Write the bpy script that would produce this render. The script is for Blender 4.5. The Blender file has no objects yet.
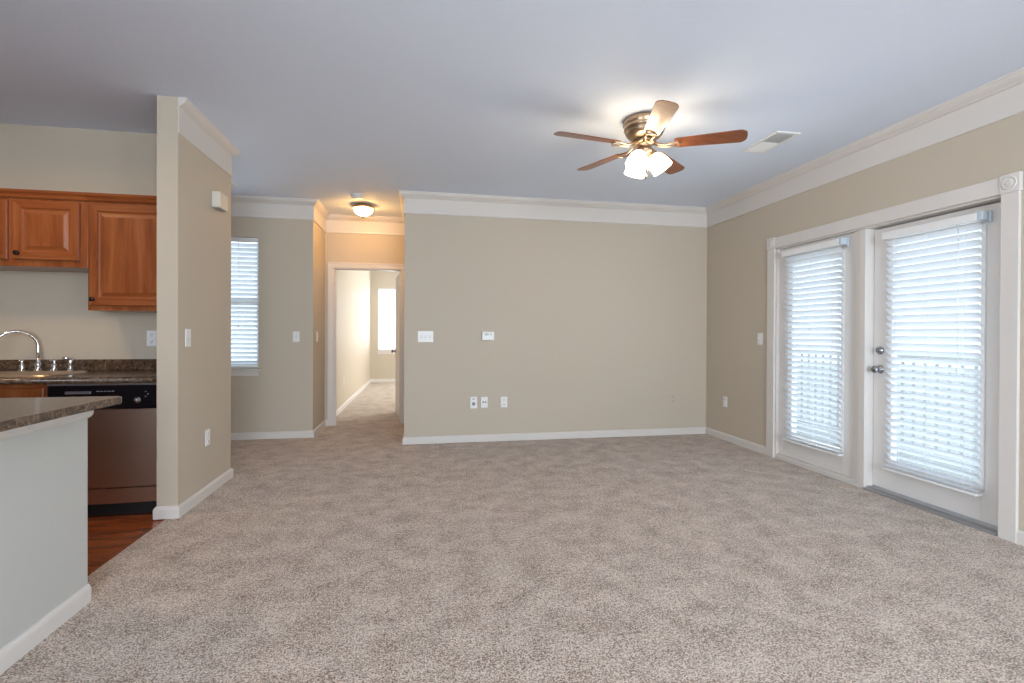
import bpy, bmesh, math, random
from mathutils import Vector, Matrix
random.seed(7)
S = bpy.context.scene
COL = S.collection
PI = math.pi

# ------------------------------------------------------------------ camera
def make_camera():
    f, yaw, pitch, roll, sy = 492.15, .1840, -.0051, -.0042, -5.74
    cy, sw = math.cos(yaw), math.sin(yaw)
    R0 = Matrix(((cy, -sw, 0), (sw, cy, 0), (0, 0, 1)))
    cp, sp = math.cos(pitch), math.sin(pitch)
    R1 = Matrix(((1, 0, 0), (0, cp, sp), (0, -sp, cp)))
    cr, sr = math.cos(roll), math.sin(roll)
    R2 = Matrix(((cr, 0, -sr), (0, 1, 0), (sr, 0, cr)))
    R = R2 @ R1 @ R0
    r, fw, up = R[0], R[1], R[2]
    cd = bpy.data.cameras.new('camera')
    cd.sensor_width = 36
    cd.lens = f / 1024 * 36
    cd.shift_y = sy / 1024
    cd.clip_start = .05
    ob = bpy.data.objects.new('camera', cd)
    COL.objects.link(ob)
    m = Matrix.Identity(4)
    for i in range(3):
        m[i][0] = r[i]; m[i][1] = up[i]; m[i][2] = -fw[i]
    m[2][3] = 1.2
    ob.matrix_world = m
    S.camera = ob
make_camera()

# ------------------------------------------------------------------ world, daylight, fill lamps, exposure
S.view_settings.view_transform = 'Standard'
S.view_settings.look = 'None'
S.view_settings.gamma = 1
S.view_settings.use_curve_mapping = False
S.view_settings.exposure = 0.17
try:
    S.cycles.max_bounces = 12
    S.cycles.diffuse_bounces = 6
    S.cycles.transparent_max_bounces = 24
    S.cycles.sample_clamp_indirect = 6
except Exception:
    pass
W = bpy.data.worlds.new('sky')
S.world = W
W.use_nodes = True
bg = W.node_tree.nodes['Background']
bg.inputs[0].default_value = (.74, .87, 1.0, 1)
bg.inputs[1].default_value = 1.7

def area_light(name, loc, rot, sx, sy, power, color):
    l = bpy.data.lights.new(name, 'AREA')
    l.shape = 'RECTANGLE'; l.size = sx; l.size_y = sy; l.energy = power; l.color = color
    o = bpy.data.objects.new(name, l); COL.objects.link(o)
    o.location = loc; o.rotation_euler = rot
    return o
DAY = (.80, .90, 1.0)
area_light('fill_front', (.9, -4.72, 1.5), (PI/2, 0, 0), 3.6, 1.9, 305, DAY)  # unseen window light added behind the viewer to brighten the room
area_light('fill_side', (3.62, -2.5, 1.45), (0, PI/2, 0), 1.7, 1.8, 60, DAY)  # added fill for island and stub wall, no known window here
area_light('fill_dining', (-4.5, -2.2, 1.5), (0, -PI/2, 0), 1.8, 2.2, 190, DAY)  # made-up fill from the left that lifts the right wall
area_light('fill_bedroom', (2.3, 10.0, 1.6), (0, PI/2, 0), 1.5, 1.8, 130, (1.0, .98, .90))  # unseen lamp added inside the bedroom to brighten its walls
area_light('daylight_patio', (4.1, 3.3, .9), (0, math.radians(108), 0), 2.0, 2.2, 50, DAY)
area_light('daylight_entry_window', (-2.24, 6.5, 1.5), (-PI/2, 0, 0), .9, 1.5, 22, DAY)
area_light('daylight_bedroom_window', (-.57, 12.9, 1.55), (-PI/2, 0, 0), .95, 1.6, 120, (.95, .97, 1.0))

# ------------------------------------------------------------------ materials
MAT = {}
def new_mat(name, color=(.8, .8, .8), rough=.5, metal=0, coat=0, spec=.5):
    m = bpy.data.materials.new(name); m.use_nodes = True
    b = m.node_tree.nodes['Principled BSDF']
    b.inputs['Base Color'].default_value = (*color, 1)
    b.inputs['Roughness'].default_value = rough
    b.inputs['Metallic'].default_value = metal
    b.inputs['Coat Weight'].default_value = coat
    b.inputs['Coat Roughness'].default_value = .15
    b.inputs['Specular IOR Level'].default_value = spec
    MAT[name] = m
    return m
def N(m, t, **kw):
    n = m.node_tree.nodes.new(t)
    for k, v in kw.items():
        if k in n.inputs: n.inputs[k].default_value = v
        else: setattr(n, k, v)
    return n
def link(m, a, b): m.node_tree.links.new(a, b)
def bsdf(m): return m.node_tree.nodes['Principled BSDF']
def coords(m, scale=(1, 1, 1)):
    tc = N(m, 'ShaderNodeTexCoord'); mp = N(m, 'ShaderNodeMapping')
    mp.inputs['Scale'].default_value = scale
    link(m, tc.outputs['Object'], mp.inputs['Vector'])
    return mp.outputs['Vector']
def ramp(m, stops):
    r = N(m, 'ShaderNodeValToRGB')
    e = r.color_ramp.elements
    while len(e) < len(stops): e.new(.5)
    for el, (p, c) in zip(e, stops):
        el.position = p; el.color = (*c, 1)
    return r
def add_bump(m, height, strength, dist):
    b = N(m, 'ShaderNodeBump'); b.inputs['Strength'].default_value = strength; b.inputs['Distance'].default_value = dist
    link(m, height, b.inputs['Height']); link(m, b.outputs['Normal'], bsdf(m).inputs['Normal'])

def painted(name, color, rough=.6, bump=.15, scale=110):
    m = new_mat(name, color, rough, spec=.35)
    n = N(m, 'ShaderNodeTexNoise'); n.inputs['Scale'].default_value = scale; n.inputs['Detail'].default_value = 3
    link(m, coords(m), n.inputs['Vector'])
    add_bump(m, n.outputs['Fac'], bump, .004)
    return m
painted('wall_paint', (.52, .455, .365))
painted('ceiling_daylight_tint', (.75, .83, .97), .8, .3, 70)  # cool daylight cast is mixed into the ceiling's base colour
painted('trim_paint', (.66, .625, .59), .4, .03, 40)
painted('door_paint', (.70, .675, .65), .42, .03, 40)
painted('island_paint', (.50, .50, .475))
new_mat('white_plastic', (.80, .80, .79), .35)
new_mat('clear_plastic', (.52, .60, .66), .2)
new_mat('plastic_light', (.58, .58, .58), .4)
new_mat('chime_plastic', (.60, .565, .49), .5)
new_mat('plastic_grey', (.30, .30, .31), .4)
new_mat('dark_slot', (.03, .03, .035), .6)
new_mat('display', (.06, .08, .08), .15)
new_mat('nickel', (.34, .35, .38), .2, 1)
new_mat('chrome', (.82, .82, .83), .07, 1)
new_mat('bronze', (.42, .31, .21), .32, 1)
new_mat('dark_bronze', (.035, .028, .024), .35, .8)
new_mat('black_gloss', (.006, .007, .010), .12, 0, .5)
new_mat('black_matte', (.012, .012, .013), .6)
new_mat('aluminium_sill', (.42, .42, .43), .4, .7)
new_mat('silver_trim', (.55, .58, .63), .3, .9)
new_mat('railing_paint', (.55, .56, .56), .5)
new_mat('cord', (.78, .78, .78), .7)
new_mat('concrete', (.50, .50, .49), .9)

def slat_mat():
    m = new_mat('slat_white', (.86, .87, .88), .45)
    tr = N(m, 'ShaderNodeBsdfTranslucent'); tr.inputs['Color'].default_value = (.80, .86, .92, 1)
    mx = N(m, 'ShaderNodeMixShader'); mx.inputs[0].default_value = .28
    out = m.node_tree.nodes['Material Output']
    link(m, bsdf(m).outputs[0], mx.inputs[1]); link(m, tr.outputs[0], mx.inputs[2]); link(m, mx.outputs[0], out.inputs[0])
slat_mat()
def glass_mat():
    m = bpy.data.materials.new('window_glass'); m.use_nodes = True
    nt = m.node_tree; nt.nodes.remove(nt.nodes['Principled BSDF'])
    t = nt.nodes.new('ShaderNodeBsdfTransparent'); t.inputs[0].default_value = (.96, .98, .98, 1)
    g = nt.nodes.new('ShaderNodeBsdfGlossy'); g.inputs['Roughness'].default_value = .02
    lw = nt.nodes.new('ShaderNodeLayerWeight'); lw.inputs[0].default_value = .5
    pw = nt.nodes.new('ShaderNodeMath'); pw.operation = 'POWER'; pw.inputs[1].default_value = 5
    nt.links.new(lw.outputs['Facing'], pw.inputs[0])
    fr = nt.nodes.new('ShaderNodeMath'); fr.operation = 'MULTIPLY_ADD'; fr.inputs[1].default_value = .96; fr.inputs[2].default_value = .04
    nt.links.new(pw.outputs[0], fr.inputs[0])
    mx = nt.nodes.new('ShaderNodeMixShader')
    nt.links.new(fr.outputs[0], mx.inputs[0]); nt.links.new(t.outputs[0], mx.inputs[1]); nt.links.new(g.outputs[0], mx.inputs[2])
    nt.links.new(mx.outputs[0], nt.nodes['Material Output'].inputs[0])
    MAT['window_glass'] = m
glass_mat()
def lamp_glass(name, color, strength):
    m = new_mat(name, (.85, .82, .76), .3)
    b = bsdf(m); b.inputs['Emission Color'].default_value = (*color, 1); b.inputs['Emission Strength'].default_value = strength
lamp_glass('fan_shade_glass', (1.0, .80, .54), 17)
lamp_glass('hall_bowl_glass', (1.0, .54, .17), 55)
lamp_glass('kitchen_bowl_glass', (1.0, .66, .34), 46)

def carpet_mat():
    m = new_mat('carpet', (.4, .35, .3), .95, spec=.1)
    v = coords(m)
    fine = N(m, 'ShaderNodeTexNoise'); fine.inputs['Scale'].default_value = 150; fine.inputs['Detail'].default_value = 3; fine.inputs['Roughness'].default_value = .7
    tuft = N(m, 'ShaderNodeTexVoronoi'); tuft.inputs['Scale'].default_value = 170
    big = N(m, 'ShaderNodeTexNoise'); big.inputs['Scale'].default_value = 6; big.inputs['Detail'].default_value = 7; big.inputs['Roughness'].default_value = .72; big.inputs['Distortion'].default_value = 0
    for n in (fine, tuft, big): link(m, v, n.inputs['Vector'])
    mid = N(m, 'ShaderNodeTexNoise'); mid.inputs['Scale'].default_value = 55; mid.inputs['Detail'].default_value = 3; mid.inputs['Roughness'].default_value = .75
    link(m, v, mid.inputs['Vector'])
    mod = N(m, 'ShaderNodeMath'); mod.operation = 'MULTIPLY_ADD'; mod.inputs[1].default_value = .30
    link(m, big.outputs['Fac'], mod.inputs[0]); link(m, fine.outputs['Fac'], mod.inputs[2])
    mo2 = N(m, 'ShaderNodeMath'); mo2.operation = 'MULTIPLY_ADD'; mo2.inputs[1].default_value = .42
    link(m, mid.outputs['Fac'], mo2.inputs[0]); link(m, mod.outputs[0], mo2.inputs[2]); mod = mo2
    r1 = ramp(m, [(.745, (.15, .092, .056)), (.845, (.41, .32, .25)), (.935, (.74, .635, .545))])
    link(m, mod.outputs[0], r1.inputs[0])
    link(m, r1.outputs[0], bsdf(m).inputs['Base Color'])
    ad = N(m, 'ShaderNodeMath'); ad.operation = 'ADD'
    link(m, fine.outputs['Fac'], ad.inputs[0]); link(m, tuft.outputs['Distance'], ad.inputs[1])
    add_bump(m, ad.outputs[0], .45, .008)
    bsdf(m).inputs['Sheen Weight'].default_value = .25
carpet_mat()

def wood_mat(name, c_dark, c_mid, c_light, scale, rough, coat, planks=None, rot=(0, 0, 0)):
    m = new_mat(name, c_mid, rough, coat=coat)
    tc = N(m, 'ShaderNodeTexCoord'); mp = N(m, 'ShaderNodeMapping')
    mp.inputs['Scale'].default_value = scale; mp.inputs['Rotation'].default_value = rot
    link(m, tc.outputs['Object'], mp.inputs['Vector'])
    n = N(m, 'ShaderNodeTexNoise'); n.inputs['Scale'].default_value = 1; n.inputs['Detail'].default_value = 6; n.inputs['Roughness'].default_value = .6; n.inputs['Distortion'].default_value = .4
    link(m, mp.outputs[0], n.inputs['Vector'])
    r = ramp(m, [(.25, c_dark), (.5, c_mid), (.75, c_light)])
    link(m, n.outputs['Fac'], r.inputs[0])
    col = r.outputs[0]
    if planks:
        br = N(m, 'ShaderNodeTexBrick'); br.offset = .37
        br.inputs['Scale'].default_value = 1; br.inputs['Brick Width'].default_value = planks[0]; br.inputs['Row Height'].default_value = planks[1]
        br.inputs['Mortar Size'].default_value = .0018; br.inputs['Color1'].default_value = (1, 1, 1, 1); br.inputs['Color2'].default_value = (.62, .6, .58, 1); br.inputs['Mortar'].default_value = (.25, .2, .18, 1)
        link(m, tc.outputs['Object'], br.inputs['Vector'])
        mx = N(m, 'ShaderNodeMix'); mx.data_type = 'RGBA'; mx.blend_type = 'MULTIPLY'; mx.inputs[0].default_value = 1
        link(m, col, mx.inputs[6]); link(m, br.outputs['Color'], mx.inputs[7]); col = mx.outputs[2]
    link(m, col, bsdf(m).inputs['Base Color'])
CD, CM, CL = (.155, .036, .009), (.255, .070, .018), (.36, .125, .040)
wood_mat('cabinet_wood', CD, CM, CL, (16, 16, 1.3), .35, .35)
wood_mat('cabinet_wood_cross', CD, CM, CL, (1.3, 16, 16), .35, .35)
wood_mat('wood_floor', (.16, .032, .008), (.32, .080, .020), (.46, .14, .04), (2.2, 22, 22), .25, .4, planks=(1.2, .125))
wood_mat('blade_wood', (.12, .034, .012), (.22, .068, .024), (.30, .10, .038), (2.5, 30, 30), .35, .4)

def granite():
    m = new_mat('laminate', (.1, .07, .05), .22, coat=.25)
    v = coords(m)
    n = N(m, 'ShaderNodeTexNoise'); n.inputs['Scale'].default_value = 38; n.inputs['Detail'].default_value = 8; n.inputs['Roughness'].default_value = .7; n.inputs['Distortion'].default_value = 1.2
    link(m, v, n.inputs['Vector'])
    r = ramp(m, [(.30, (.018, .011, .008)), (.45, (.062, .035, .021)), (.56, (.135, .085, .055)), (.70, (.27, .215, .165))])
    link(m, n.outputs['Fac'], r.inputs[0]); link(m, r.outputs[0], bsdf(m).inputs['Base Color'])
granite()
def steel():
    m = new_mat('stainless', (.64, .54, .44), .34, 1)  # warm reflection of wood is tinted into the metal's base colour
    n = N(m, 'ShaderNodeTexNoise'); n.inputs['Scale'].default_value = 1; n.inputs['Detail'].default_value = 4
    link(m, coords(m, (2, 2, 260)), n.inputs['Vector'])
    add_bump(m, n.outputs['Fac'], .05, .002)
    bsdf(m).inputs['Anisotropic'].default_value = .5
steel()

# ------------------------------------------------------------------ mesh helpers
def BM(): return bmesh.new()
def box(bm, x0, x1, y0, y1, z0, z1, bev=0, seg=2):
    t = bmesh.new()
    r = bmesh.ops.create_cube(t, size=1)
    for v in t.verts:
        v.co = Vector(((x0+x1)/2 + v.co.x*(x1-x0), (y0+y1)/2 + v.co.y*(y1-y0), (z0+z1)/2 + v.co.z*(z1-z0)))
    if bev: bmesh.ops.bevel(t, geom=list(t.edges), offset=bev, segments=seg, affect='EDGES', profile=.5)
    merge(bm, t)
    return bm
def merge(bm, t, mtx=None):
    me = bpy.data.meshes.new('tmp'); t.to_mesh(me); t.free()
    if mtx: me.transform(mtx)
    bm.from_mesh(me); bpy.data.meshes.remove(me)
def lathe(bm, prof, seg=28, mtx=None):
    """prof: (r, z) points; spun about z"""
    t = bmesh.new(); rings = []
    for r, z in prof:
        if r < 1e-6: rings.append([t.verts.new((0, 0, z))])
        else: rings.append([t.verts.new((r*math.cos(2*PI*k/seg), r*math.sin(2*PI*k/seg), z)) for k in range(seg)])
    for a, b in zip(rings, rings[1:]):
        for k in range(seg):
            q = [a[k % len(a)], a[(k+1) % len(a)], b[(k+1) % len(b)], b[k % len(b)]]
            q = list(dict.fromkeys(q))
            if len(q) > 2:
                try: t.faces.new(q)
                except ValueError: pass
    for ring, flip in ((rings[0], 0), (rings[-1], 1)):
        if len(ring) > 2: t.faces.new(ring)
    bmesh.ops.recalc_face_normals(t, faces=t.faces)
    for f in t.faces: f.smooth = len(f.verts) < 5
    merge(bm, t, mtx); return bm
def tube(bm, pts, r, seg=10, closed=False):
    """pts: points; r: radius or list of radii"""
    pts = [Vector(p) for p in pts]; n = len(pts)
    rr = r if isinstance(r, (list, tuple)) else [r]*n
    t = bmesh.new(); rings = []; prev = None
    for i, p in enumerate(pts):
        if closed: d = pts[(i+1) % n] - pts[i-1]
        else: d = pts[min(i+1, n-1)] - pts[max(i-1, 0)]
        d.normalize()
        if prev is None:
            a = Vector((0, 0, 1)) if abs(d.z) < .9 else Vector((1, 0, 0))
            u = d.cross(a).normalized()
        else:
            u = (prev - d*prev.dot(d)).normalized()
        prev = u; w = d.cross(u)
        rings.append([t.verts.new(p + (u*math.cos(2*PI*k/seg) + w*math.sin(2*PI*k/seg))*rr[i]) for k in range(seg)])
    pairs = list(zip(rings, rings[1:])) + ([(rings[-1], rings[0])] if closed else [])
    for a, b in pairs:
        for k in range(seg): t.faces.new((a[k], a[(k+1) % seg], b[(k+1) % seg], b[k]))
    if not closed: t.faces.new(rings[0]); t.faces.new(rings[-1])
    bmesh.ops.recalc_face_normals(t, faces=t.faces)
    for f in t.faces: f.smooth = True
    merge(bm, t); return bm
def extrude_poly(bm, poly, z0, z1, mtx=None, bev=0):
    t = bmesh.new()
    a = [t.verts.new((x, y, z0)) for x, y in poly]; b = [t.verts.new((x, y, z1)) for x, y in poly]
    t.faces.new(a[::-1]); t.faces.new(b)
    n = len(poly)
    for k in range(n): t.faces.new((a[k], a[(k+1) % n], b[(k+1) % n], b[k]))
    bmesh.ops.recalc_face_normals(t, faces=t.faces)
    if bev:
        ed = [e for e in t.edges if abs(e.verts[0].co.z - e.verts[1].co.z) < 1e-7]
        bmesh.ops.bevel(t, geom=ed, offset=bev, segments=2, affect='EDGES', profile=.5)
    merge(bm, t, mtx); return bm
def sweep(bm, path, prof):
    """mitred moulding: path of (x, y) with the room on the LEFT; prof of (out, z), closed"""
    P = [Vector((x, y, 0)) for x, y in path]; n = len(P); t = bmesh.new(); rings = []
    def nrm(a, b):
        d = (b-a).normalized(); return Vector((-d.y, d.x, 0))
    for i in range(n):
        if i == 0: m = nrm(P[0], P[1])
        elif i == n-1: m = nrm(P[-2], P[-1])
        else:
            a, b = nrm(P[i-1], P[i]), nrm(P[i], P[i+1]); m = (a+b)/(1+a.dot(b))
        rings.append([t.verts.new(P[i] + m*o + Vector((0, 0, z))) for o, z in prof])
    k = len(prof)
    for a, b in zip(rings, rings[1:]):
        for j in range(k): t.faces.new((a[j], a[(j+1) % k], b[(j+1) % k], b[j]))
    t.faces.new(rings[0]); t.faces.new(rings[-1])
    bmesh.ops.recalc_face_normals(t, faces=t.faces)
    merge(bm, t); return bm
def rect_loops(bm, w, h, loops, mtx=None):
    """a raised-panel door standing in local xz, front towards -y. loops: (inset, depth out of the back plane).
       faces of top and bottom members get material slot 1"""
    t = bmesh.new(); R = []
    for ins, d in loops:
        x0, x1, z0, z1 = ins, w-ins, ins, h-ins
        R.append([t.verts.new(p) for p in ((x0, -d, z0), (x1, -d, z0), (x1, -d, z1), (x0, -d, z1))])
    for a, b in zip(R, R[1:]):
        for k in range(4):
            f = t.faces.new((a[k], a[(k+1) % 4], b[(k+1) % 4], b[k]))
            f.material_index = 1 if k in (0, 2) else 0
    t.faces.new(R[0][::-1]); t.faces.new(R[-1])
    bmesh.ops.recalc_face_normals(t, faces=t.faces)
    merge(bm, t, mtx); return bm

WORLD_OF = {}
def obj(name, bm, mat, parent=None, local=False, smooth=False):
    me = bpy.data.meshes.new(name)
    if parent is not None and not local:
        bmesh.ops.translate(bm, verts=bm.verts, vec=-WORLD_OF[parent.name])
    if smooth:
        for f in bm.faces: f.smooth = True
    bm.to_mesh(me); bm.free()
    for m in (mat if isinstance(mat, (list, tuple)) else [mat]): me.materials.append(MAT[m])
    o = bpy.data.objects.new(name, me); COL.objects.link(o)
    if parent is not None:
        o.parent = parent
        WORLD_OF[o.name] = WORLD_OF[parent.name]
    else: WORLD_OF[o.name] = Vector((0, 0, 0))
    return o
def tag(o, label, cat, group=None):
    o['label'] = label; o['category'] = cat
    if group: o['group'] = group
    return o
def thing(name, label, cat, loc=(0, 0, 0), rotz=0, group=None):
    o = bpy.data.objects.new(name, None); COL.objects.link(o)
    o.empty_display_size = .1
    o.location = loc; o.rotation_euler = (0, 0, rotz)
    WORLD_OF[o.name] = Vector(loc)
    return tag(o, label, cat, group)
def struct(name, bm, mat, parent=None):
    o = obj(name, bm, mat, parent)
    if parent is None: o['kind'] = 'structure'
    return o

# ------------------------------------------------------------------ key dimensions
H = 2.71
XR = 3.3965                     # right wall face
YB, XH = 5.4125, -.171          # long back wall face and its left end
XC, YD = -1.207, 6.657          # hall left face, hall door wall face
YW = 5.948                      # entry window wall face
XP, XQ = -1.537, -1.660         # stub wall faces
P1, P2 = 3.514, 4.417           # stub wall ends
YK = 4.20                       # kitchen back wall face
XI, YI = -1.4525, 2.492         # island knee wall face and end
XL, YF = -4.30, -4.60           # far left wall, wall behind the viewer
ZF = 2.481                      # underside of the frieze board
BY = 12.357; BXL = -1.19; BXR = 2.4

# ------------------------------------------------------------------ floors and ceiling
b = BM(); box(b, -1.6, XR+.12, YF-.12, P2-.2, -.12, 0); box(b, XL-.12, XR+.12, P2-.2, 6.06, -.12, 0)
box(b, XC-.3, XH+.1, 6.06, YD+.12, -.12, 0); box(b, -1.4, BXR+.12, YD+.12, BY+.15, -.12, 0)
struct('floor', b, 'carpet')
b = BM(); box(b, XL-.12, -1.6, YF-.12, P2-.2, -.12, -.006)
struct('floor_kitchen', b, 'wood_floor')
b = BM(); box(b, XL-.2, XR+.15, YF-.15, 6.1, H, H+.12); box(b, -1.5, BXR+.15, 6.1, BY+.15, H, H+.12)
struct('ceiling', b, 'ceiling_daylight_tint')

# ------------------------------------------------------------------ walls
DY0, DY1, DZ = 2.342, 4.238, 2.035      # rough opening of the patio doors
b = BM()
box(b, XR, XR+.13, YF-.12, -3.5, 0, H); box(b, XR, XR+.13, -3.5, -1.5, 0, .5); box(b, XR, XR+.13, -3.5, -1.5, 2.35, H); box(b, XR, XR+.13, -1.5, DY0, 0, H); box(b, XR, XR+.13, DY1, YB+.12, 0, H); box(b, XR, XR+.13, DY0, DY1, DZ, H)  # gap behind the viewer is cut for the added side fill
struct('wall_right', b, 'wall_paint')
b = BM(); box(b, XH, XR, YB, YB+.12, 0, H); box(b, XH, XH+.12, YB+.12, YD, 0, H)
struct('wall_back', b, 'wall_paint')
OX0, OX1, OZ = -1.099, -.247, 2.036    # bedroom door opening
b = BM(); box(b, XC-.4, OX0, YD, YD+.12, 0, H); box(b, OX1, BXR, YD, YD+.12, 0, H); box(b, OX0, OX1, YD, YD+.12, OZ, H)
struct('wall_hall', b, 'wall_paint')
WX0, WX1, WZ0, WZ1 = -2.70, -1.787, .785, 2.262
b = BM(); box(b, XL, WX0, YW, YW+.14, 0, H); box(b, WX1, XC, YW, YW+.14, 0, H)
box(b, WX0, WX1, YW, YW+.14, 0, WZ0); box(b, WX0, WX1, YW, YW+.14, WZ1, H); box(b, XC-.12, XC, YW+.14, YD, 0, H)
struct('wall_entry', b, 'wall_paint')
b = BM(); box(b, XQ, XP, P1, P2, 0, H); box(b, XL, XQ, YK, P2, 0, H)
struct('wall_kitchen', b, 'wall_paint')
b = BM(); box(b, XL-.12, XL, YF, -3.4, 0, H); box(b, XL-.12, XL, -3.4, -1.0, 0, .5); box(b, XL-.12, XL, -3.4, -1.0, 2.45, H); box(b, XL-.12, XL, -1.0, YW+.14, 0, H)  # opening made only to admit the added left fill
struct('wall_left', b, 'wall_paint')
FX0, FX1, FZ0, FZ1 = -.95, 2.75, .5, 2.45  # opening added behind the viewer to let the front fill in
b = BM(); box(b, XL, FX0, YF-.12, YF, 0, H); box(b, FX1, XR, YF-.12, YF, 0, H); box(b, FX0, FX1, YF-.12, YF, 0, FZ0); box(b, FX0, FX1, YF-.12, YF, FZ1, H)
struct('wall_front', b, 'wall_paint')
VX0, VX1, VZ0, VZ1 = -1.017, -.10, .755, 2.286
b = BM(); box(b, BXL-.12, BXL, YD+.12, BY+.14, 0, H); box(b, BXR, BXR+.12, YD+.12, BY+.14, 0, H)
box(b, BXL, VX0, BY, BY+.14, 0, H); box(b, VX1, BXR, BY, BY+.14, 0, H); box(b, VX0, VX1, BY, BY+.14, 0, VZ0); box(b, VX0, VX1, BY, BY+.14, VZ1, H)
struct('wall_bedroom', b, 'wall_paint')
b = BM(); box(b, XI-.12, XI, .2, YI, 0, .876)
struct('wall_island', b, 'island_paint')
b = BM(); box(b, XL, -2.30, .05, .17, 0, H)  # unseen wall added to keep front light out of the kitchen
struct('wall_light_block', b, 'wall_paint')

# ------------------------------------------------------------------ crown, frieze, baseboards
CROWN = [(0, H), (.062, H), (.062, H-.008), (.056, H-.013), (.052, H-.026), (.040, H-.040), (.026, H-.050), (.020, H-.060),
         (.008, H-.064), (.008, ZF+.020), (.013, ZF+.017), (.013, ZF+.006), (.009, ZF), (0, ZF)]
CROWN_THIN = [(0, H), (.050, H), (.050, H-.008), (.045, H-.013), (.041, H-.026), (.031, H-.038), (.020, H-.047), (.012, H-.054),
         (.004, H-.058), (.004, ZF+.016), (.009, ZF+.014), (.009, ZF+.005), (.006, ZF), (0, ZF)]
BASE = [(0, 0), (.015, 0), (.015, .058), (.012, .068), (.006, .076), (0, .078)]
b = BM(); sweep(b, [(XR, YF), (XR, YB), (XH, YB), (XH, YD), (XC, YD), (XC, YW), (XL, YW)], CROWN)
struct('trim_1', b, 'trim_paint')
b = BM(); sweep(b, [(XL, P2), (XP, P2), (XP, P1)], CROWN_THIN)
struct('trim_2', b, 'trim_paint')
b = BM(); sweep(b, [(XR, 4.335), (XR, YB), (XH, YB), (XH, YD), (-.183, YD)], BASE)
struct('baseboard_back', b, 'trim_paint')
b = BM(); sweep(b, [(XR, YF), (XR, 2.249)], BASE)
struct('baseboard_right', b, 'trim_paint')
b = BM(); sweep(b, [(-1.171, YD), (XC, YD), (XC, YW), (XL, YW)], BASE)
struct('baseboard_entry', b, 'trim_paint')
b = BM(); sweep(b, [(XL, P2), (XP, P2), (XP, P1), (XQ, P1), (XQ, 3.70)], BASE)
struct('baseboard_kitchen', b, 'trim_paint')
b = BM(); sweep(b, [(XI, YI), (XI, .2)], BASE); 
sweep(b, [(XI-.12, YI), (XI, YI)], BASE)
struct('baseboard_island', b, 'trim_paint')
b = BM(); sweep(b, [(XI-.12, YI), (XI, YI), (XI, .2)], [(0, .875), (.024, .875), (.024, .862), (.016, .848), (.014, .830), (.008, .820), (0, .815)])
struct('trim_3', b, 'trim_paint')
b = BM(); sweep(b, [(BXR, BY), (BXL, BY), (BXL, YD+.12)], BASE)
struct('baseboard_bedroom', b, 'trim_paint')

# ------------------------------------------------------------------ patio door unit
b = BM()
TX = XR-.020
box(b, TX, XR, 2.250, DY0, 0, DZ, .003); box(b, TX, XR, DY1, 4.336, 0, DZ, .003)
box(b, TX, XR, DY0-.002, DY1+.002, DZ, 2.136, .003)
for y0, y1 in ((2.244, 2.346), (4.234, 4.340)):
    box(b, XR-.026, XR, y0, y1, DZ-.002, 2.142, .003)
    yc, zc = (y0+y1)/2, (DZ+2.14)/2
    M0 = Matrix.Translation((XR-.026, yc, zc)) @ Matrix.Rotation(-PI/2, 4, 'Y')
    lathe(b, [(.040, -.002), (.040, .003), (.034, .005), (.028, .001), (.024, .001), (.018, .005), (.010, .006), (0, .004)], 24, M0)
struct('trim_4', b, 'trim_paint')
b = BM()   # frame, mullion, head stop
XD, XG = 3.472, 3.428            # face of the hinged door, face of the fixed panel
box(b, XR+.001, XR+.125, DY0-.001, DY0+.012, 0, DZ); box(b, XR+.001, XR+.125, DY1-.012, DY1+.001, 0, DZ)
box(b, XR+.001, XR+.125, DY0, DY1, DZ-.012, DZ+.001)
box(b, XD+.046, XR+.124, DY0+.010, DY1-.010, DZ-.05, DZ-.010)
box(b, XR-.004, XR+.125, 3.256, 3.310, 0, DZ-.012, .002)
box(b, XR+.004, XR+.012, 3.310, 3.345, .02, DZ-.014, .002); box(b, XR+.012, XR+.022, 3.345, 3.375, .02, DZ-.014, .002)
box(b, XR-.006, XR+.05, 3.31, DY1-.012, 0, .020, .003); box(b, XR+.008, XR+.05, 3.31, DY1-.012, .020, .045, .003)
struct('trim_5', b, 'trim_paint')
b = BM(); box(b, XR-.012, XR+.13, DY0+.012, 3.256, -.004, .018, .003); box(b, XR+.02, XR+.13, DY0+.012, 3.256, .018, .026, .002)
struct('trim_6', b, 'aluminium_sill')

def door_leaf(name, x, y0, y1, z0, z1, gy0, gy1, gz0, gz1):
    b = BM(); T = .045
    box(b, x, x+T, y0, gy0, z0, z1, .002); box(b, x, x+T, gy1, y1, z0, z1, .002)
    box(b, x, x+T, gy0, gy1, z0, gz0); box(b, x, x+T, gy0, gy1, gz1, z1)
    f = .022                                     # raised glazing bead
    for a in ((gy0-f, gy0+.006, gz0-f, gz1+f), (gy1-.006, gy1+f, gz0-f, gz1+f)):
        box(b, x-.010, x+.01, a[0], a[1], a[2], a[3], .004)
    for a in ((gz0-f, gz0+.006), (gz1-.006, gz1+f)):
        box(b, x-.010, x+.01, gy0, gy1, a[0], a[1], .004)
    d = struct(name, b, 'door_paint')
    g = BM(); box(g, x+.018, x+.024, gy0, gy1, gz0, gz1)
    obj('glass_pane', g, 'window_glass', d)
    return d
leaf = door_leaf('door_1', XD, DY0+.014, 3.252, .032, DZ-.022, 2.50, 3.10, .25, 1.88)
panel = door_leaf('door_2', XG, 3.312, DY1-.013, .046, DZ-.014, 3.50, 4.05, .25, 1.88)
def knob_set(parent, p, axis_mtx, mat='nickel', name='door_knob'):
    b = BM()
    lathe(b, [(.033, 0), (.033, .005), (.027, .010), (.013, .013), (.012, .030), (.020, .036), (.027, .046), (.028, .056), (.022, .066), (.010, .070), (0, .071)], 28, Matrix.Translation(p) @ axis_mtx)
    return obj(name, b, mat, parent)
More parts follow.
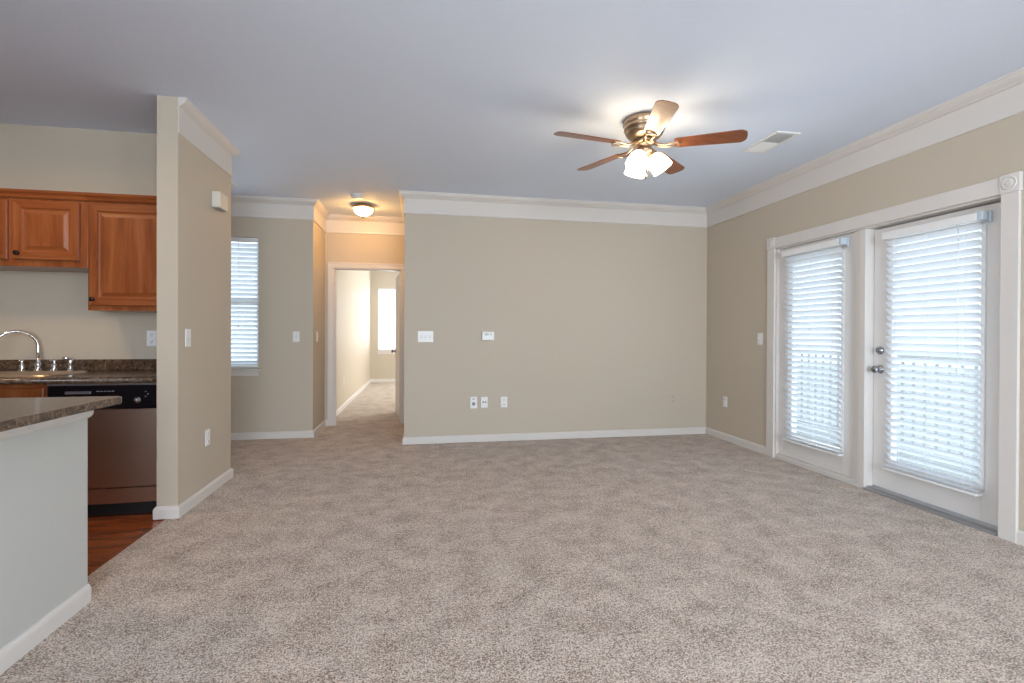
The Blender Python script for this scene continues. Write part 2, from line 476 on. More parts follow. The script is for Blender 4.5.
toX = Matrix.Rotation(-PI/2, 4, 'Y')          # local z -> -x
k = knob_set(leaf, (XD, 3.195, .935), toX); k['label'] = 'brushed metal door knob'
b = BM(); lathe(b, [(.031, 0), (.031, .008), (.026, .016), (.012, .018), (.012, .020), (0, .020)], 28, Matrix.Translation((XD, 3.195, 1.08)) @ toX)
box(b, XD-.034, XD-.018, 3.191, 3.199, 1.062, 1.098, .002)
d = obj('deadbolt', b, 'nickel', leaf); d['label'] = 'brushed metal deadbolt turn'
for z in (.25, 1.03, 1.80):
    b = BM(); tube(b, [(XD-.006, DY0+.014, z-.05), (XD-.006, DY0+.014, z+.05)], .006, 8); obj('hinge', b, 'nickel', leaf)

# ------------------------------------------------------------------ venetian blinds
def blind(label, group, L, z_top, z_bot, head=.055, depth=.05, pitch=.0505, tilt=46, loc=(0, 0, 0), rotz=0, wand_x=None, outside=True, stack=3):
    """local: slats run along x from 0 to L, room side is -y, wall plane at y = 0"""
    r = thing('venetian_blind', label, 'window blind', (loc[0], loc[1], z_bot), rotz, group)
    Z = z_top - z_bot; yc = -(.008 + depth/2)
    b = BM(); box(b, -.022 if outside else 0, L-.012 if outside else L, yc-depth/2-.004, yc+depth/2, Z-head, Z, .005)
    obj('head_rail', b, 'white_plastic', r, True)
    if outside:
        b = BM(); box(b, L-.011, L+.020, yc-depth/2-.002, yc+depth/2+.006, Z-head+.004, Z+.004, .003)
        box(b, L+.020, L+.035, yc+depth/2-.006, yc+depth/2+.006, Z-head-.012, Z+.004, .003)
        q = obj('mounting_bracket', b, 'clear_plastic', r, True); q['label'] = 'translucent grey plastic bracket'
    b = BM(); z = Z-head-.03; ca, sa = math.cos(math.radians(tilt)), math.sin(math.radians(tilt)); k = 0; zs = []
    while z > .03 + .004*stack:
        zs.append(z); z -= pitch
    zs += [.024 + .0045*q for q in range(stack)]
    for i, z in enumerate(zs):
        flat = i >= len(zs)-stack
        c, s = (1, 0) if flat else (math.cos(math.radians(tilt + random.uniform(-1.5, 1.5))), math.sin(math.radians(tilt + random.uniform(-1.5, 1.5))))
        nseg = 4; top = []; bot = []
        for j in range(nseg+1):
            u = (j/nseg-.5)*.05; w = .0028*(1-(2*j/nseg-1)**2)
            for lst, dz in ((top, .0013), (bot, -.0013)):
                # u<0 is the room edge, raised by the tilt
                lst.append((yc + u*c, z - u*s + (w+dz)*c))
        ring = top + bot[::-1]; n = len(ring)
        A = [b.verts.new((.0, y, zz)) for y, zz in ring]; B = [b.verts.new((L, y, zz)) for y, zz in ring]
        for q in range(n): b.faces.new((A[q], A[(q+1) % n], B[(q+1) % n], B[q]))
        b.faces.new(A[::-1]); b.faces.new(B)
    bmesh.ops.recalc_face_normals(b, faces=b.faces)
    obj('slats', b, 'slat_white', r, True)
    b = BM(); box(b, 0, L, yc-.028, yc+.028, 0, .018, .004); obj('bottom_rail', b, 'white_plastic', r, True)
    for fx in (.12, .5, .88):
        b = BM()
        for yy in (yc-.027, yc+.027): box(b, fx*L-.0012, fx*L+.0012, yy-.0008, yy+.0008, .01, Z-head+.005)
        obj('ladder_cord', b, 'cord', r, True)
    if wand_x is not None:
        b = BM(); tube(b, [(wand_x, yc-.036, Z-head+.01), (wand_x, yc-.036, Z-.98)], .0022, 6)
        lathe(b, [(0, .0), (.007, .004), (.008, .02), (.004, .034), (0, .036)], 10, Matrix.Translation((wand_x, yc-.036, Z-1.01)))
        obj('pull_cord', b, 'cord', r, True)
    return r
RZ = -PI/2      # local x -> -y ; local -y -> -x
blind('white slatted blind hanging on the hinged glass door with the knob', 'blinds on the patio doors', .63, 1.965, .195, rotz=RZ, loc=(XD-.011, 3.105, 0), wand_x=.52)
blind('white slatted blind hanging on the fixed glass panel left of the knobbed door', 'blinds on the patio doors', .635, 1.985, .205, rotz=RZ, loc=(XG-.011, 4.095, 0))
blind('white slatted blind in the entry window behind the stub wall', None, WX1-WX0-.012, WZ1-.002, WZ0+.02, rotz=0, loc=(WX0+.006, YW+.075, 0), outside=False, wand_x=.70)
blind('white slatted blind in the bright bedroom window seen through the doorway', None, VX1-VX0-.012, VZ1-.002, VZ0+.02, rotz=0, loc=(VX0+.006, BY+.075, 0), outside=False)

def window(name, x0, x1, y, z0, z1, mid):
    b = BM(); Y0, Y1 = y+.08, y+.135; F = .04
    box(b, x0, x0+F, Y0, Y1, z0, z1); box(b, x1-F, x1, Y0, Y1, z0, z1); box(b, x0+F, x1-F, Y0, Y1, z0, z0+F); box(b, x0+F, x1-F, Y0, Y1, z1-F, z1)
    if mid: box(b, x0+F, x1-F, Y0, Y1, mid-.028, mid+.028)
    w = struct(name, b, 'trim_paint')
    g = BM(); box(g, x0+F, x1-F, Y0+.025, Y0+.030, z0+F, z1-F); obj('glass_pane', g, 'window_glass', w)
    b = BM(); box(b, x0-.02, x1+.025, y-.030, y+.08, z0-.018, z0+.001, .004); box(b, x0-.005, x1+.005, y-.014, y, z0-.075, z0-.018, .003)
    obj('window_sill', b, 'trim_paint', w)
    return w
window('window_1', WX0, WX1, YW, WZ0, WZ1, 1.527)
window('window_2', VX0, VX1, BY, VZ0, VZ1, 1.56)

# ------------------------------------------------------------------ bedroom doorway
b = BM()
for x0, x1 in ((OX0-.072, OX0+.004), (OX1-.004, OX1+.066)):
    box(b, x0, x1, YD-.016, YD, 0, OZ-.004, .003)
    xa = x0 if x0 < -.6 else x1-.018
    box(b, xa, xa+.018, YD-.021, YD-.014, 0, OZ+.054, .002)
box(b, OX0-.072, OX1+.066, YD-.016, YD, OZ-.004, OZ+.068, .003); box(b, OX0-.072, OX1+.066, YD-.021, YD-.014, OZ+.050, OZ+.068, .002)
box(b, OX0, OX0+.014, YD, YD+.12, 0, OZ); box(b, OX1-.014, OX1, YD, YD+.12, 0, OZ); box(b, OX0, OX1, YD, YD+.12, OZ-.014, OZ)
box(b, OX0+.014, OX0+.024, YD+.04, YD+.075, 0, OZ-.014); box(b, OX1-.024, OX1-.014, YD+.04, YD+.075, 0, OZ-.014)
struct('trim_7', b, 'trim_paint')
def bedroom_door():
    ang = math.radians(82.5)
    r = bpy.data.objects.new('door_3', None); COL.objects.link(r)
    r.location = (OX1-.016, YD+.125, .012); r['kind'] = 'structure'
    WORLD_OF['door_3'] = Vector(r.location)
    # local: leaf from hinge along -x when shut, face towards -y; swung into the bedroom
    r.rotation_euler = (0, 0, -ang)
    b = BM(); w, h, T = .815, 2.01, .035
    box(b, -w, 0, 0, T, 0, h, .002)
    for (z0, z1) in ((.22, .86), (1.02, 1.86)):
        for (x0, x1) in ((-w+.11, -w/2-.05), (-w/2+.05, -.11)):
            for yy in (-.004, T+.004):
                box(b, x0, x1, min(yy, T/2), max(yy, T/2), z0, z1, .003)
    obj('door_panel', b, 'door_paint', r, True)
    for s, y in ((1, 0), (-1, T)):
        b = BM(); lathe(b, [(.032, 0), (.032, .006), (.013, .012), (.012, .032), (.026, .044), (.028, .056), (.018, .068), (0, .071)], 20,
                        Matrix.Translation((-w+.065, y, .915)) @ Matrix.Rotation(s*PI/2, 4, 'X'))
        obj('door_knob', b, 'nickel', r, True)
    for z in (.2, 1.0, 1.8):
        b = BM(); tube(b, [(.004, -.004, z-.045), (.004, -.004, z+.045)], .007, 8); obj('hinge', b, 'nickel', r, True)
bedroom_door()

# ------------------------------------------------------------------ wall plates, thermostat, chime  (local: plate on plane y=0, front -y, centred)
FACE = {'S': 0, 'W': -PI/2, 'E': PI/2}      # S: faces -y, W: faces -x, E: faces +x
def plate(bm, w, h): box(bm, -w/2, w/2, -.006, 0, -h/2, h/2, .002)
def switch(label, gangs, loc, face, group='light switches'):
    r = thing('light_switch', label, 'light switch', loc, FACE[face], group)
    w = .072 + .046*(gangs-1)
    b = BM(); plate(b, w, .118); obj('cover_plate', b, 'white_plastic', r, True)
    for g in range(gangs):
        x = (g-(gangs-1)/2)*.046
        b = BM(); box(b, x-.005, x+.005, -.018, -.005, -.002, .010, .0015); t = obj('toggle', b, 'white_plastic', r, True)
        b = BM(); box(b, x-.0075, x+.0075, -.0068, -.005, -.014, .014); obj('toggle_slot', b, 'plastic_light', r, True)
def outlet(label, loc, face, group='electrical outlets', mat='white_plastic'):
    r = thing('electrical_outlet', label, 'outlet', loc, FACE[face], group)
    b = BM(); plate(b, .072, .118); obj('cover_plate', b, mat, r, True)
    for z in (-.027, .027):
        b = BM(); box(b, -.017, .017, -.009, -.005, z-.015, z+.015, .004); k = obj('socket', b, mat, r, True)
        b = BM()
        for x in (-.0065, .0065): box(b, x-.0014, x+.0014, -.0095, -.0085, z-.002, z+.008)
        box(b, -.0025, .0025, -.0095, -.0085, z-.011, z-.006)
        obj('slots', b, 'dark_slot', k, True)
switch('wide white three-toggle switch plate on the long back wall', 3, (.055, YB, 1.160), 'S')
switch('white switch plate on the wall just right of the entry window', 1, (-1.387, YW, 1.152), 'S')
switch('white switch plate on the orange-lit hall side wall', 1, (XC, 6.16, 1.150), 'E')
switch('white switch plate on the stub wall beside the kitchen', 1, (XP, 3.647, 1.160), 'E')
switch('white switch plate left of the patio door casing', 1, (XR, 4.457, 1.152), 'W')
outlet('white outlet low on the stub wall', (XP, 3.960, .425), 'E')
outlet('white outlet low on back wall, right of the jack plates', (.920, YB, .432), 'S')
outlet('beige outlet low on the back wall near the right corner', (2.956, YB, .425), 'S', mat='wall_paint')
outlet('white outlet low on the right wall before the patio door', (XR, 5.03, .435), 'W')
outlet('white outlet on the kitchen wall above the counter', (-2.015, YK, 1.150), 'S')
outlet('small outlet low on the bedroom left wall through the doorway', (BXL, 8.12, .44), 'E')
# coax and phone plates
r = thing('cable_jack_plate', 'white raised jack box with a round port, leftmost of the low wall plates', 'wall plate', (.578, YB, .434), 0, 'jack plates')
b = BM(); box(b, -.038, .038, -.022, 0, -.064, .064, .004); obj('cover_plate', b, 'white_plastic', r, True)
b = BM(); lathe(b, [(.019, 0), (.019, .003), (.014, .004), (.006, .005), (.006, .011), (0, .011)], 20, Matrix.Translation((0, -.021, -.012)) @ Matrix.Rotation(PI/2, 4, 'X')); obj('port', b, 'plastic_grey', r, True)
b = BM(); box(b, -.014, .014, -.0235, -.021, .036, .046, .001); obj('vent_slot', b, 'plastic_grey', r, True)
r = thing('phone_jack_plate', 'flat white jack plate with two dark ports between other wall plates', 'wall plate', (.698, YB, .434), 0, 'jack plates')
b = BM(); plate(b, .074, .118); obj('cover_plate', b, 'white_plastic', r, True)
for x in (-.013, .013):
    b = BM(); box(b, x-.008, x+.008, -.009, -.005, -.004, .010, .001); k = obj('port', b, 'dark_slot', r, True)
r = thing('thermostat', 'white wall thermostat with small dark display on the back wall', 'thermostat', (.734, YB, 1.168))
b = BM(); box(b, -.068, .068, -.030, 0, -.048, .048, .007, 3); obj('housing', b, 'white_plastic', r, True)
b = BM(); box(b, -.034, .010, -.0315, -.029, .008, .030, .002); obj('display', b, 'display', r, True)
for x in (.026, .038):
    b = BM(); box(b, x-.004, x+.004, -.033, -.029, .012, .026, .001); obj('button', b, 'plastic_grey', r, True)
b = BM(); box(b, .0, .05, -.032, -.029, -.034, -.018, .002); obj('button_cover', b, 'white_plastic', r, True)
r = thing('door_chime', 'cream door chime box high on the stub wall under the frieze', 'door chime', (XP, 4.110, 2.195), PI/2)
b = BM(); box(b, -.080, .080, -.058, 0, -.060, .060, .006); obj('cover', b, 'chime_plastic', r, True)
b = BM()
for i in range(5): box(b, -.072+.030*i, -.056+.030*i, -.05, -.004, -.0615, -.059)
obj('sound_slots', b, 'plastic_grey', r, True)

# ------------------------------------------------------------------ ceiling fittings
def register(label, x0, x1, y0, y1, split, lean_back=1):
    r = thing('air_vent', label, 'air vent', ((x0+x1)/2, (y0+y1)/2, H))
    F = .028; b = BM()
    for a in ((x0, x0+F, y0, y1), (x1-F, x1, y0, y1), (x0+F, x1-F, y0, y0+F), (x0+F, x1-F, y1-F, y1)):
        box(b, a[0], a[1], a[2], a[3], H-.008, H, .002)
    box(b, x0+F, x1-F, split-.004, split+.004, H-.008, H)
    obj('frame', b, 'white_plastic', r)
    b = BM(); box(b, x0+F, x1-F, y0+F, y1-F, H-.001, H-.0002); obj('duct_opening', b, 'dark_slot', r)
    for nm, ya, yb, lean in (('front', y0+F, split-.004, -1), ('back', split+.004, y1-F, lean_back)):
        b = BM(); n = max(2, int((yb-ya)/.013))
        for i in range(n):
            y = ya + (i+.5)*(yb-ya)/n
            t = bmesh.new(); bmesh.ops.create_cube(t, size=1)
            merge(b, t, Matrix.Translation(((x0+x1)/2, y, H-.007)) @ Matrix.Rotation(lean*math.radians(38), 4, 'X') @ Matrix.Diagonal((x1-x0-2*F, .0012, .013, 1)))
        obj('louvers', b, 'white_plastic', r)
register('white ceiling register with dark louvers near the fan', 2.592, 2.795, 3.235, 3.645, 3.43)
register('white ceiling register behind the top of the stub wall', -2.13, -1.855, 5.33, 5.50, 5.415, -1)
r = thing('smoke_detector', 'small round white smoke detector on the hall ceiling', 'smoke detector', (-.69, 5.62, H))
b = BM(); lathe(b, [(.068, 0), (.068, -.010), (.060, -.013), (.058, -.030), (.048, -.038), (.020, -.041), (0, -.041)], 28, Matrix.Translation((-.69, 5.62, H))); obj('housing', b, 'white_plastic', r)
b = BM(); lathe(b, [(.0595, -.016), (.0595, -.020)], 28, Matrix.Translation((-.69, 5.62, H))); obj('sensor_slots', b, 'plastic_grey', r)
def flush_light(label, x, y, R, glass):
    r = thing('ceiling_light', label, 'ceiling light', (x, y, H)); T = Matrix.Translation((x, y, H))
    b = BM(); lathe(b, [(R*.62, 0), (R*.80, -.012), (R*.98, -.026), (R, -.038), (R*.96, -.048), (R*.88, -.050)], 36, T); obj('pan', b, 'bronze', r)
    b = BM(); lathe(b, [(R*.90, -.046), (R*.86, -.068), (R*.74, -.094), (R*.55, -.115), (R*.30, -.129), (R*.08, -.134), (0, -.134)], 36, T); obj('glass_bowl', b, glass, r)
    b = BM(); lathe(b, [(.012, -.132), (.014, -.138), (.008, -.144), (.010, -.150), (.005, -.160), (0, -.162)], 16, T); obj('finial', b, 'bronze', r)
flush_light('small flush ceiling light glowing amber in the hall', -.668, 6.04, .124, 'hall_bowl_glass')
r = thing('ceiling_light', 'round drum downlight over the kitchen, left of the photo', 'ceiling light', (-2.6, 3.0, H))
b = BM(); lathe(b, [(.17, 0), (.17, -.105), (.155, -.105), (.155, -.01)], 36, Matrix.Translation((-2.6, 3.0, H))); obj('pan', b, 'bronze', r)
b = BM(); lathe(b, [(.152, -.070), (.152, -.076), (.08, -.082), (0, -.084)], 36, Matrix.Translation((-2.6, 3.0, H))); obj('glass_lens', b, 'kitchen_bowl_glass', r)

# ------------------------------------------------------------------ ceiling fan
def ceiling_fan(x, y):
    r = thing('ceiling_fan', 'five-blade wooden ceiling fan with lit glass shades', 'ceiling fan', (x, y, H))
    T = Matrix.Translation((x, y, H))
    b = BM(); lathe(b, [(.118, 0), (.140, -.006), (.146, -.020), (.146, -.045), (.140, -.052), (.142, -.060), (.140, -.078), (.130, -.084), (.132, -.094), (.124, -.112), (.108, -.128), (.084, -.142), (.060, -.150)], 40, T)
    obj('motor_housing', b, 'bronze', r)
    b = BM(); lathe(b, [(.060, -.148), (.078, -.152), (.080, -.172), (.066, -.180), (.050, -.186), (.050, -.208), (.062, -.214), (.064, -.232), (.046, -.246), (.022, -.252), (0, -.253)], 32, T)
    obj('switch_housing', b, 'bronze', r)
    ZB = -.186
    for k in range(5):
        a = FAN_A + k*2*PI/5
        Q = T @ Matrix.Rotation(math.radians(1.6), 4, Vector((.183, .983, 0))) @ Matrix.Rotation(a, 4, 'Z')
        # blade, local x outward
        pts = []
        r0, r1, w0, w1 = .205, .665, .054, .070
        pts += [(r0, -w0*.8), (r0+.02, -w0)]
        pts += [(r1-.05, -w1)]
        for q in range(9):
            t = -PI/2 + PI*q/8
            pts.append((r1-.05 + .05*math.cos(t), (w1-.05)*(1 if math.sin(t) > 0 else -1)*(abs(math.sin(t)) > 1e-6) + .05*math.sin(t)))
        pts += [(r1-.05, w1), (r0+.02, w0), (r0, w0*.8)]
        pp = []
        for p in pts:
            if not pp or (Vector(p)-Vector(pp[-1])).length > 1e-4: pp.append(p)
        b = BM(); extrude_poly(b, pp, -.003, .003, Q @ Matrix.Translation((0, 0, ZB)) @ Matrix.Rotation(math.radians(FAN_P), 4, 'X'), .0012)
        bl = obj('blade', b, 'blade_wood', r)
        b = BM()
        for s in (-1, 1):
            tube(b, [Q @ Vector(p) for p in ((.066, s*.010, -.166), (.105, s*.022, -.192), (.140, s*.016, -.198), (.180, s*.026, -.197), (.225, s*.036, -.197))], [.008, .008, .007, .007, .006], 8)
        tube(b, [Q @ Vector(p) for p in ((.222, -.036, -.197), (.238, -.018, -.196), (.244, 0, -.196), (.238, .018, -.196), (.222, .036, -.197))], .006, 8)
        obj('blade_iron', b, 'bronze', bl)
    for k, aa in enumerate(SHADE_A):
        a = math.radians(aa)
        Q = T @ Matrix.Rotation(a, 4, 'Z') @ Matrix.Translation((.046, 0, -.232)) @ Matrix.Rotation(math.radians(-33), 4, 'Y') @ Matrix.Scale(1.14, 4)
        b = BM(); lathe(b, [(.020, .02), (.024, -.004), (.030, -.022), (.030, -.030)], 24, Q); f = obj('lamp_fitter', b, 'bronze', r)
        b = BM(); lathe(b, [(.027, -.026), (.040, -.040), (.054, -.068), (.061, -.100), (.064, -.130), (.061, -.130), (.051, -.068), (.037, -.042), (.024, -.028)], 28, Q)
        s = obj('lamp_shade', b, 'fan_shade_glass', r)
        b = BM(); lathe(b, [(0, -.030), (.013, -.034), (.026, -.070), (.028, -.085), (.020, -.104), (0, -.112)], 18, Q); obj('light_bulb', b, 'fan_shade_glass', s)
    for dx, ln in ((.010, .345), (-.012, .395)):
        b = BM(); tube(b, [(x+dx, y-.05, H-.235), (x+dx, y-.05, H-ln)], .002, 6)
        lathe(b, [(0, 0), (.007, -.008), (.011, -.024), (.009, -.036), (0, -.042)], 12, Matrix.Translation((x+dx, y-.05, H-ln+.002)))
        obj('pull_chain', b, 'bronze', r)
FAN_A = -.546
FAN_P = -12
SHADE_A = (-141, -21, 99)
ceiling_fan(1.5475, 3.247)

# ------------------------------------------------------------------ kitchen
DOOR = [(0, 0), (0, .014), (.006, .020), (.050, .020), (.056, .012), (.064, .010), (.068, .010), (.092, .018)]
WOOD = ['cabinet_wood', 'cabinet_wood_cross']
def cab_door(parent, x, y, z, w, h, knob=None, name='door', loops=DOOR):
    b = BM(); rect_loops(b, w, h, loops, Matrix.Translation((x, y, z)))
    d = obj(name, b, WOOD, parent)
    if knob:
        b = BM(); lathe(b, [(.007, 0), (.006, .010), (.009, .016), (.015, .020), (.016, .026), (.010, .031), (0, .032)], 18, Matrix.Translation((x+knob[0], y-.020, z+knob[1])) @ Matrix.Rotation(PI/2, 4, 'X'))
        k = obj('knob', b, 'dark_bronze', d); k['label'] = 'dark round cabinet knob'
    return d
def cab_box(parent, x0, x1, y0, y1, z0, z1, name='body'):
    b = BM(); box(b, x0, x1, y0, y1, z0, z1, .0015); return obj(name, b, 'cabinet_wood', parent)
YU = 3.885
r = thing('wall_cabinet', 'short two-door wooden wall cabinet above the sink', 'kitchen cabinet', (-2.71, YU+.16, 1.640), 0, 'wooden wall cabinets')
cab_box(r, -3.158, -2.262, YU, YK, 1.640, 2.10)
cab_door(r, -3.120, YU, 1.684, .392, .400, (.350, .042))
cab_door(r, -2.698, YU, 1.684, .392, .400, (.038, .042))
r2 = thing('wall_cabinet', 'tall single-door wooden wall cabinet beside the stub wall', 'kitchen cabinet', (-1.96, YU+.16, 1.346), 0, 'wooden wall cabinets')
cab_box(r2, -2.261, XQ-.001, YU, YK, 1.346, 2.10)
cab_door(r2, -2.246, YU, 1.378, .570, .706, (.030, .044))
CC = [(0, 2.10), (.012, 2.10), (.018, 2.108), (.022, 2.122), (.034, 2.136), (.036, 2.152), (0, 2.152)]
for rr, xa, xb in ((r, -3.158, -2.262), (r2, -2.261, XQ-.001)):
    b = BM(); sweep(b, [(xb, YU), (xa, YU)], CC); box(b, xa, xb, YU, YU+.02, 2.10, 2.152); obj('crown_moulding', b, 'cabinet_wood_cross', rr)
r = thing('base_cabinet', 'wooden sink cabinet under the counter left of the dishwasher', 'kitchen cabinet', (-2.78, 3.9, -.006))
cab_box(r, -3.25, -2.330, 3.62, 4.195, .10, .868)
b = BM(); box(b, -3.25, -2.330, 3.68, 4.19, -.006, .10); obj('toe_kick', b, 'cabinet_wood_cross', r)
FLAT = [(0, 0), (0, .014), (.006, .020), (.012, .020)]
cab_door(r, -3.235, 3.62, .700, .890, .140, None, 'false_drawer', FLAT)
cab_door(r, -3.235, 3.62, .125, .440, .560, (.400, .52)); cab_door(r, -2.785, 3.62, .125, .440, .560, (.040, .52))

# counter with sink cut-out
CZ0, CZ1 = .870, .910; SX, SY, SW, SD = -2.75, 3.862, .40, .200
def countertop():
    b = BM()
    def rr(cx, cy, w, d, rad, n=6):
        out = []
        for (sx, sy, a0) in ((1, -1, -PI/2), (1, 1, 0), (-1, 1, PI/2), (-1, -1, PI)):
            for q in range(n+1):
                a = a0 + PI/2*q/n
                out.append((cx + sx*(w-rad) + rad*math.cos(a), cy + sy*(d-rad) + rad*math.sin(a)))
        return out
    hole = rr(SX, SY, SW-.02, SD-.02, .09)
    for x0, x1, y0, y1 in ((-4.28, SX-SW, 3.56, 4.198), (SX+SW, XQ-.001, 3.56, 4.198), (SX-SW, SX+SW, 3.56, SY-SD), (SX-SW, SX+SW, SY+SD, 4.198)):
        box(b, x0, x1, y0, y1, CZ0, CZ1)
    tube(b, [(-4.28, 3.563, .89), (XQ-.001, 3.563, .89)], .0198, 12)
    o = obj('countertop', b, 'laminate')
    tag(o, 'dark mottled kitchen countertop running under the wall cabinets', 'countertop')
    b = BM(); box(b, -4.28, XQ-.001, 4.180, 4.199, CZ1+.0005, .992, .003); box(b, XQ-.020, XQ-.001, 3.60, 4.18, CZ1+.0005, .992, .003)
    tag(obj('backsplash', b, 'laminate'), 'low dark laminate backsplash strip along the kitchen wall behind the faucet', 'backsplash')
    return rr
rr = countertop()
def sink():
    r = thing('kitchen_sink', 'stainless drop-in sink behind the bar counter', 'sink', (SX, SY, CZ1))
    b = BM(); t = bmesh.new()
    specs = [(SW+.02, SD+.02, .10, CZ1+.001), (SW+.016, SD+.016, .10, CZ1+.007), (SW-.02, SD-.02, .09, CZ1+.006), (SW-.03, SD-.03, .08, CZ1-.01), (SW-.045, SD-.045, .07, CZ1-.035)]
    R = [[t.verts.new((x, y, z)) for x, y in rr(SX, SY, w, d, rad)] for w, d, rad, z in specs]
    n = len(R[0])
    for a, c in zip(R, R[1:]):
        for k in range(n): t.faces.new((a[k], a[(k+1) % n], c[(k+1) % n], c[k]))
    t.faces.new(R[-1])
    bmesh.ops.recalc_face_normals(t, faces=t.faces); merge(b, t)
    obj('basin', b, 'stainless', r)
    b = BM(); lathe(b, [(.045, .002), (.040, .004), (.030, .001), (0, .001)], 20, Matrix.Translation((SX, SY, CZ1-.034))); obj('drain', b, 'chrome', r)
sink()
def faucet():
    bx, by, z0 = -2.722, 4.132, CZ1 + .0005
    r = thing('kitchen_faucet', 'chrome gooseneck faucet with two handles at the sink', 'faucet', (bx, by, z0))
    T = Matrix.Translation
    b = BM(); lathe(b, [(.028, 0), (.028, .006), (.020, .014), (.015, .026), (.021, .040), (.022, .052), (.015, .064), (.012, .078), (.012, .10)], 20, T((bx, by, z0)))
    obj('spout_base', b, 'chrome', r)
    d = Vector((-.74, -.67, 0)); R = .112; pts = [Vector((bx, by, z0+.09)), Vector((bx, by, z0+.14)), Vector((bx, by, z0+.172))]
    c = Vector((bx, by, z0+.176)) + d*R
    for q in range(0, 15): 
        a = PI - (PI*1.05)*q/14
        pts.append(c + d*(R*math.cos(a)) + Vector((0, 0, R*math.sin(a))))
    e = pts[-1]; pts.append(e + Vector((0, 0, -.02)))
    b = BM(); tube(b, pts, [.0095]*(len(pts)-2) + [.011, .011], 12); obj('spout', b, 'chrome', r)
    for hx in (-.100, .102):
        b = BM(); lathe(b, [(.026, 0), (.026, .005), (.018, .014), (.014, .022), (.018, .034), (.017, .046), (.009, .054), (.008, .066), (.012, .074), (.008, .080), (0, .081)], 18, T((bx+hx, by, z0)))
        s = 1 if hx > 0 else -1
        tube(b, [(bx+hx, by, z0+.072), (bx+hx-.004, by-.016, z0+.076), (bx+hx-.006*s, by-.034, z0+.078)], [.006, .005, .006], 8)
        obj('handle', b, 'chrome', r)
    r = thing('side_sprayer', 'chrome side sprayer right of the faucet handles', 'sprayer', (bx+.205, by, z0))
    b = BM(); lathe(b, [(.022, 0), (.022, .005), (.015, .014), (.013, .03), (.017, .036)], 18, T((bx+.205, by, z0))); obj('holder', b, 'chrome', r)
    b = BM(); lathe(b, [(.011, .03), (.014, .05), (.015, .075), (.013, .086), (.006, .094), (0, .095)], 18, T((bx+.205, by, z0)))
    tube(b, [(bx+.205, by, z0+.082), (bx+.185, by-.012, z0+.096), (bx+.165, by-.022, z0+.094)], [.011, .011, .012], 10)
    obj('spray_head', b, 'chrome', r)
faucet()

def dishwasher():
    x0, x1 = -2.324, -1.684
    r = thing('dishwasher', 'stainless dishwasher with black control panel under the counter', 'dishwasher', ((x0+x1)/2, 3.9, -.006))
    b = BM(); box(b, x0, x1, 3.64, 4.18, .09, .862); obj('tub', b, 'black_matte', r)
    b = BM(); box(b, x0+.003, x1-.003, 3.600, 3.642, .700, .853, .004); cp = obj('control_panel', b, 'black_gloss', r)
    b = BM(); box(b, x0+.003, x1-.003, 3.596, 3.642, .853, .866, .002); obj('top_strip', b, 'silver_trim', r)
    b = BM(); box(b, x0+.10, x0+.245, 3.597, 3.601, .798, .816, .002); obj('handle_recess', b, 'silver_trim', cp)
    b = BM(); lathe(b, [(.024, 0), (.022, .004), (.014, .006), (.012, .020), (0, .021)], 24, Matrix.Translation((-1.816, 3.600, .756)) @ Matrix.Rotation(PI/2, 4, 'X')); obj('dial', b, 'nickel', cp)
    for i in range(5):
        b = BM(); box(b, x0+.275+.022*i, x0+.289+.022*i, 3.5985, 3.601, .812, .817); obj('button', b, 'plastic_grey', cp)
    for i in range(3):
        b = BM(); box(b, x0+.555+.014*(i % 2), x0+.563+.014*(i % 2), 3.5985, 3.601, .775+.016*i, .780+.016*i); obj('indicator', b, 'plastic_grey', cp)
    # door skin: gently bowed sheet
    b = BM(); n = 14; prof = []
    for q in range(n+1):
        u = q/n; prof.append((x0+.003+u*(x1-x0-.006), 3.604 - .010*math.sin(PI*u)))
    poly = prof + [(x1-.003, 3.642), (x0+.003, 3.642)]
    extrude_poly(b, poly, .192, .697); obj('door', b, 'stainless', r)
    b = BM(); extrude_poly(b, poly, .088, .184); box(b, (x0+x1)/2-.012, (x0+x1)/2+.012, 3.590, 3.60, .186, .191); obj('access_panel', b, 'stainless', r)
    b = BM(); box(b, x0, x1, 3.665, 3.70, -.006, .088); obj('toe_kick', b, 'black_matte', r)
dishwasher()

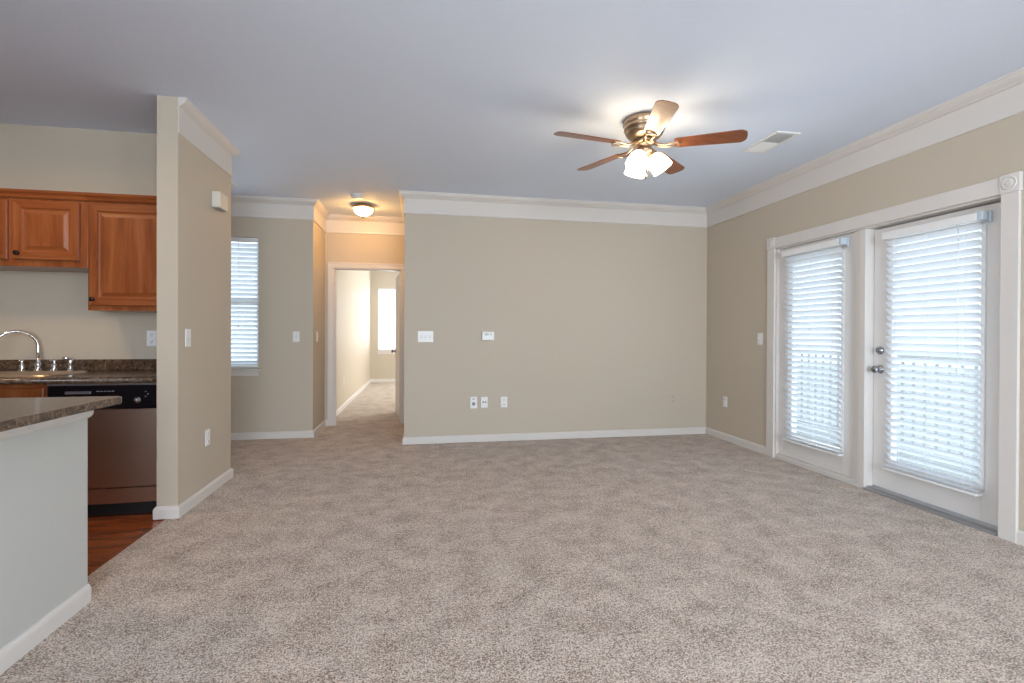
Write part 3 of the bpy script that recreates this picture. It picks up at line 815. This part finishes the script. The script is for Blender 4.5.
# island counter (rounded corner slab)
def island_top():
    x0, x1, y0, y1, R = -2.20, -1.318, .2, 2.516, .030
    pts = [(x0, y0), (x1, y0)]
    for q in range(7):
        a = PI/2*q/6; pts.append((x1-R + R*math.cos(a), y1-R + R*math.sin(a)))
    pts += [(x0, y1)]
    b = BM(); extrude_poly(b, pts, .876, .909, None, .006)
    tag(obj('bar_countertop', b, 'laminate'), 'mottled grey-brown bar countertop on the white island knee wall', 'countertop')
island_top()
for xa, txt in ((-4.20, 'tall unseen wooden cabinet added for reflection in the far left kitchen corner'), (-3.24, 'tall unseen wooden cabinet added for reflection at the near end of the kitchen')):
    r = thing('reflection_cabinet', txt, 'kitchen cabinet', (xa+.46, .45, -.006))  # added out of view so the dishwasher front reflects warm wood
    cab_box(r, xa, xa+.93, .175, .76, .10, 2.15)
    b = BM(); box(b, xa, xa+.93, .18, .70, -.006, .10); obj('toe_kick', b, 'cabinet_wood_cross', r)
    for q in (0, 1):
        for z, h in ((.13, 1.25), (1.42, .70)):
            b = BM(); rect_loops(b, .44, h, DOOR, Matrix.Translation((xa+.02+.45*q+.44, .76, z)) @ Matrix.Rotation(PI, 4, 'Z')); obj('door', b, WOOD, r)
r = thing('island_cabinet', 'wooden cabinet run hidden on the kitchen side of the island', 'kitchen cabinet', (-1.88, 1.4, -.006))
cab_box(r, -2.14, XI-.121, .25, 2.46, .10, .875)
b = BM(); box(b, -2.08, XI-.121, .25, 2.44, -.006, .10); obj('toe_kick', b, 'cabinet_wood_cross', r)

# ------------------------------------------------------------------ balcony outside the patio doors
b = BM(); box(b, XR+.131, 5.1, .8, 6.0, -.20, -.05); struct('floor_balcony', b, 'concrete')
b = BM(); box(b, -60, 60, -60, 70, -3.2, -3.0); struct('ground', b, 'concrete')
r = thing('balcony_railing', 'pale balcony railing seen through the patio door blinds', 'railing', (4.95, 3.4, -.05))
b = BM(); box(b, 4.92, 4.98, .8, 6.0, .955, 1.0, .004); obj('top_rail', b, 'railing_paint', r)
b = BM(); box(b, 4.93, 4.97, .8, 6.0, .05, .09); obj('bottom_rail', b, 'railing_paint', r)
for i in range(45):
    y = .85 + i*.115
    b = BM(); box(b, 4.94, 4.96, y-.010, y+.010, .09, .955); obj('baluster', b, 'railing_paint', r)
for y in (.8, 3.4, 6.0):
    b = BM(); box(b, 4.91, 4.99, y-.04, y+.04, -.05, 1.03, .004); obj('post', b, 'railing_paint', r)
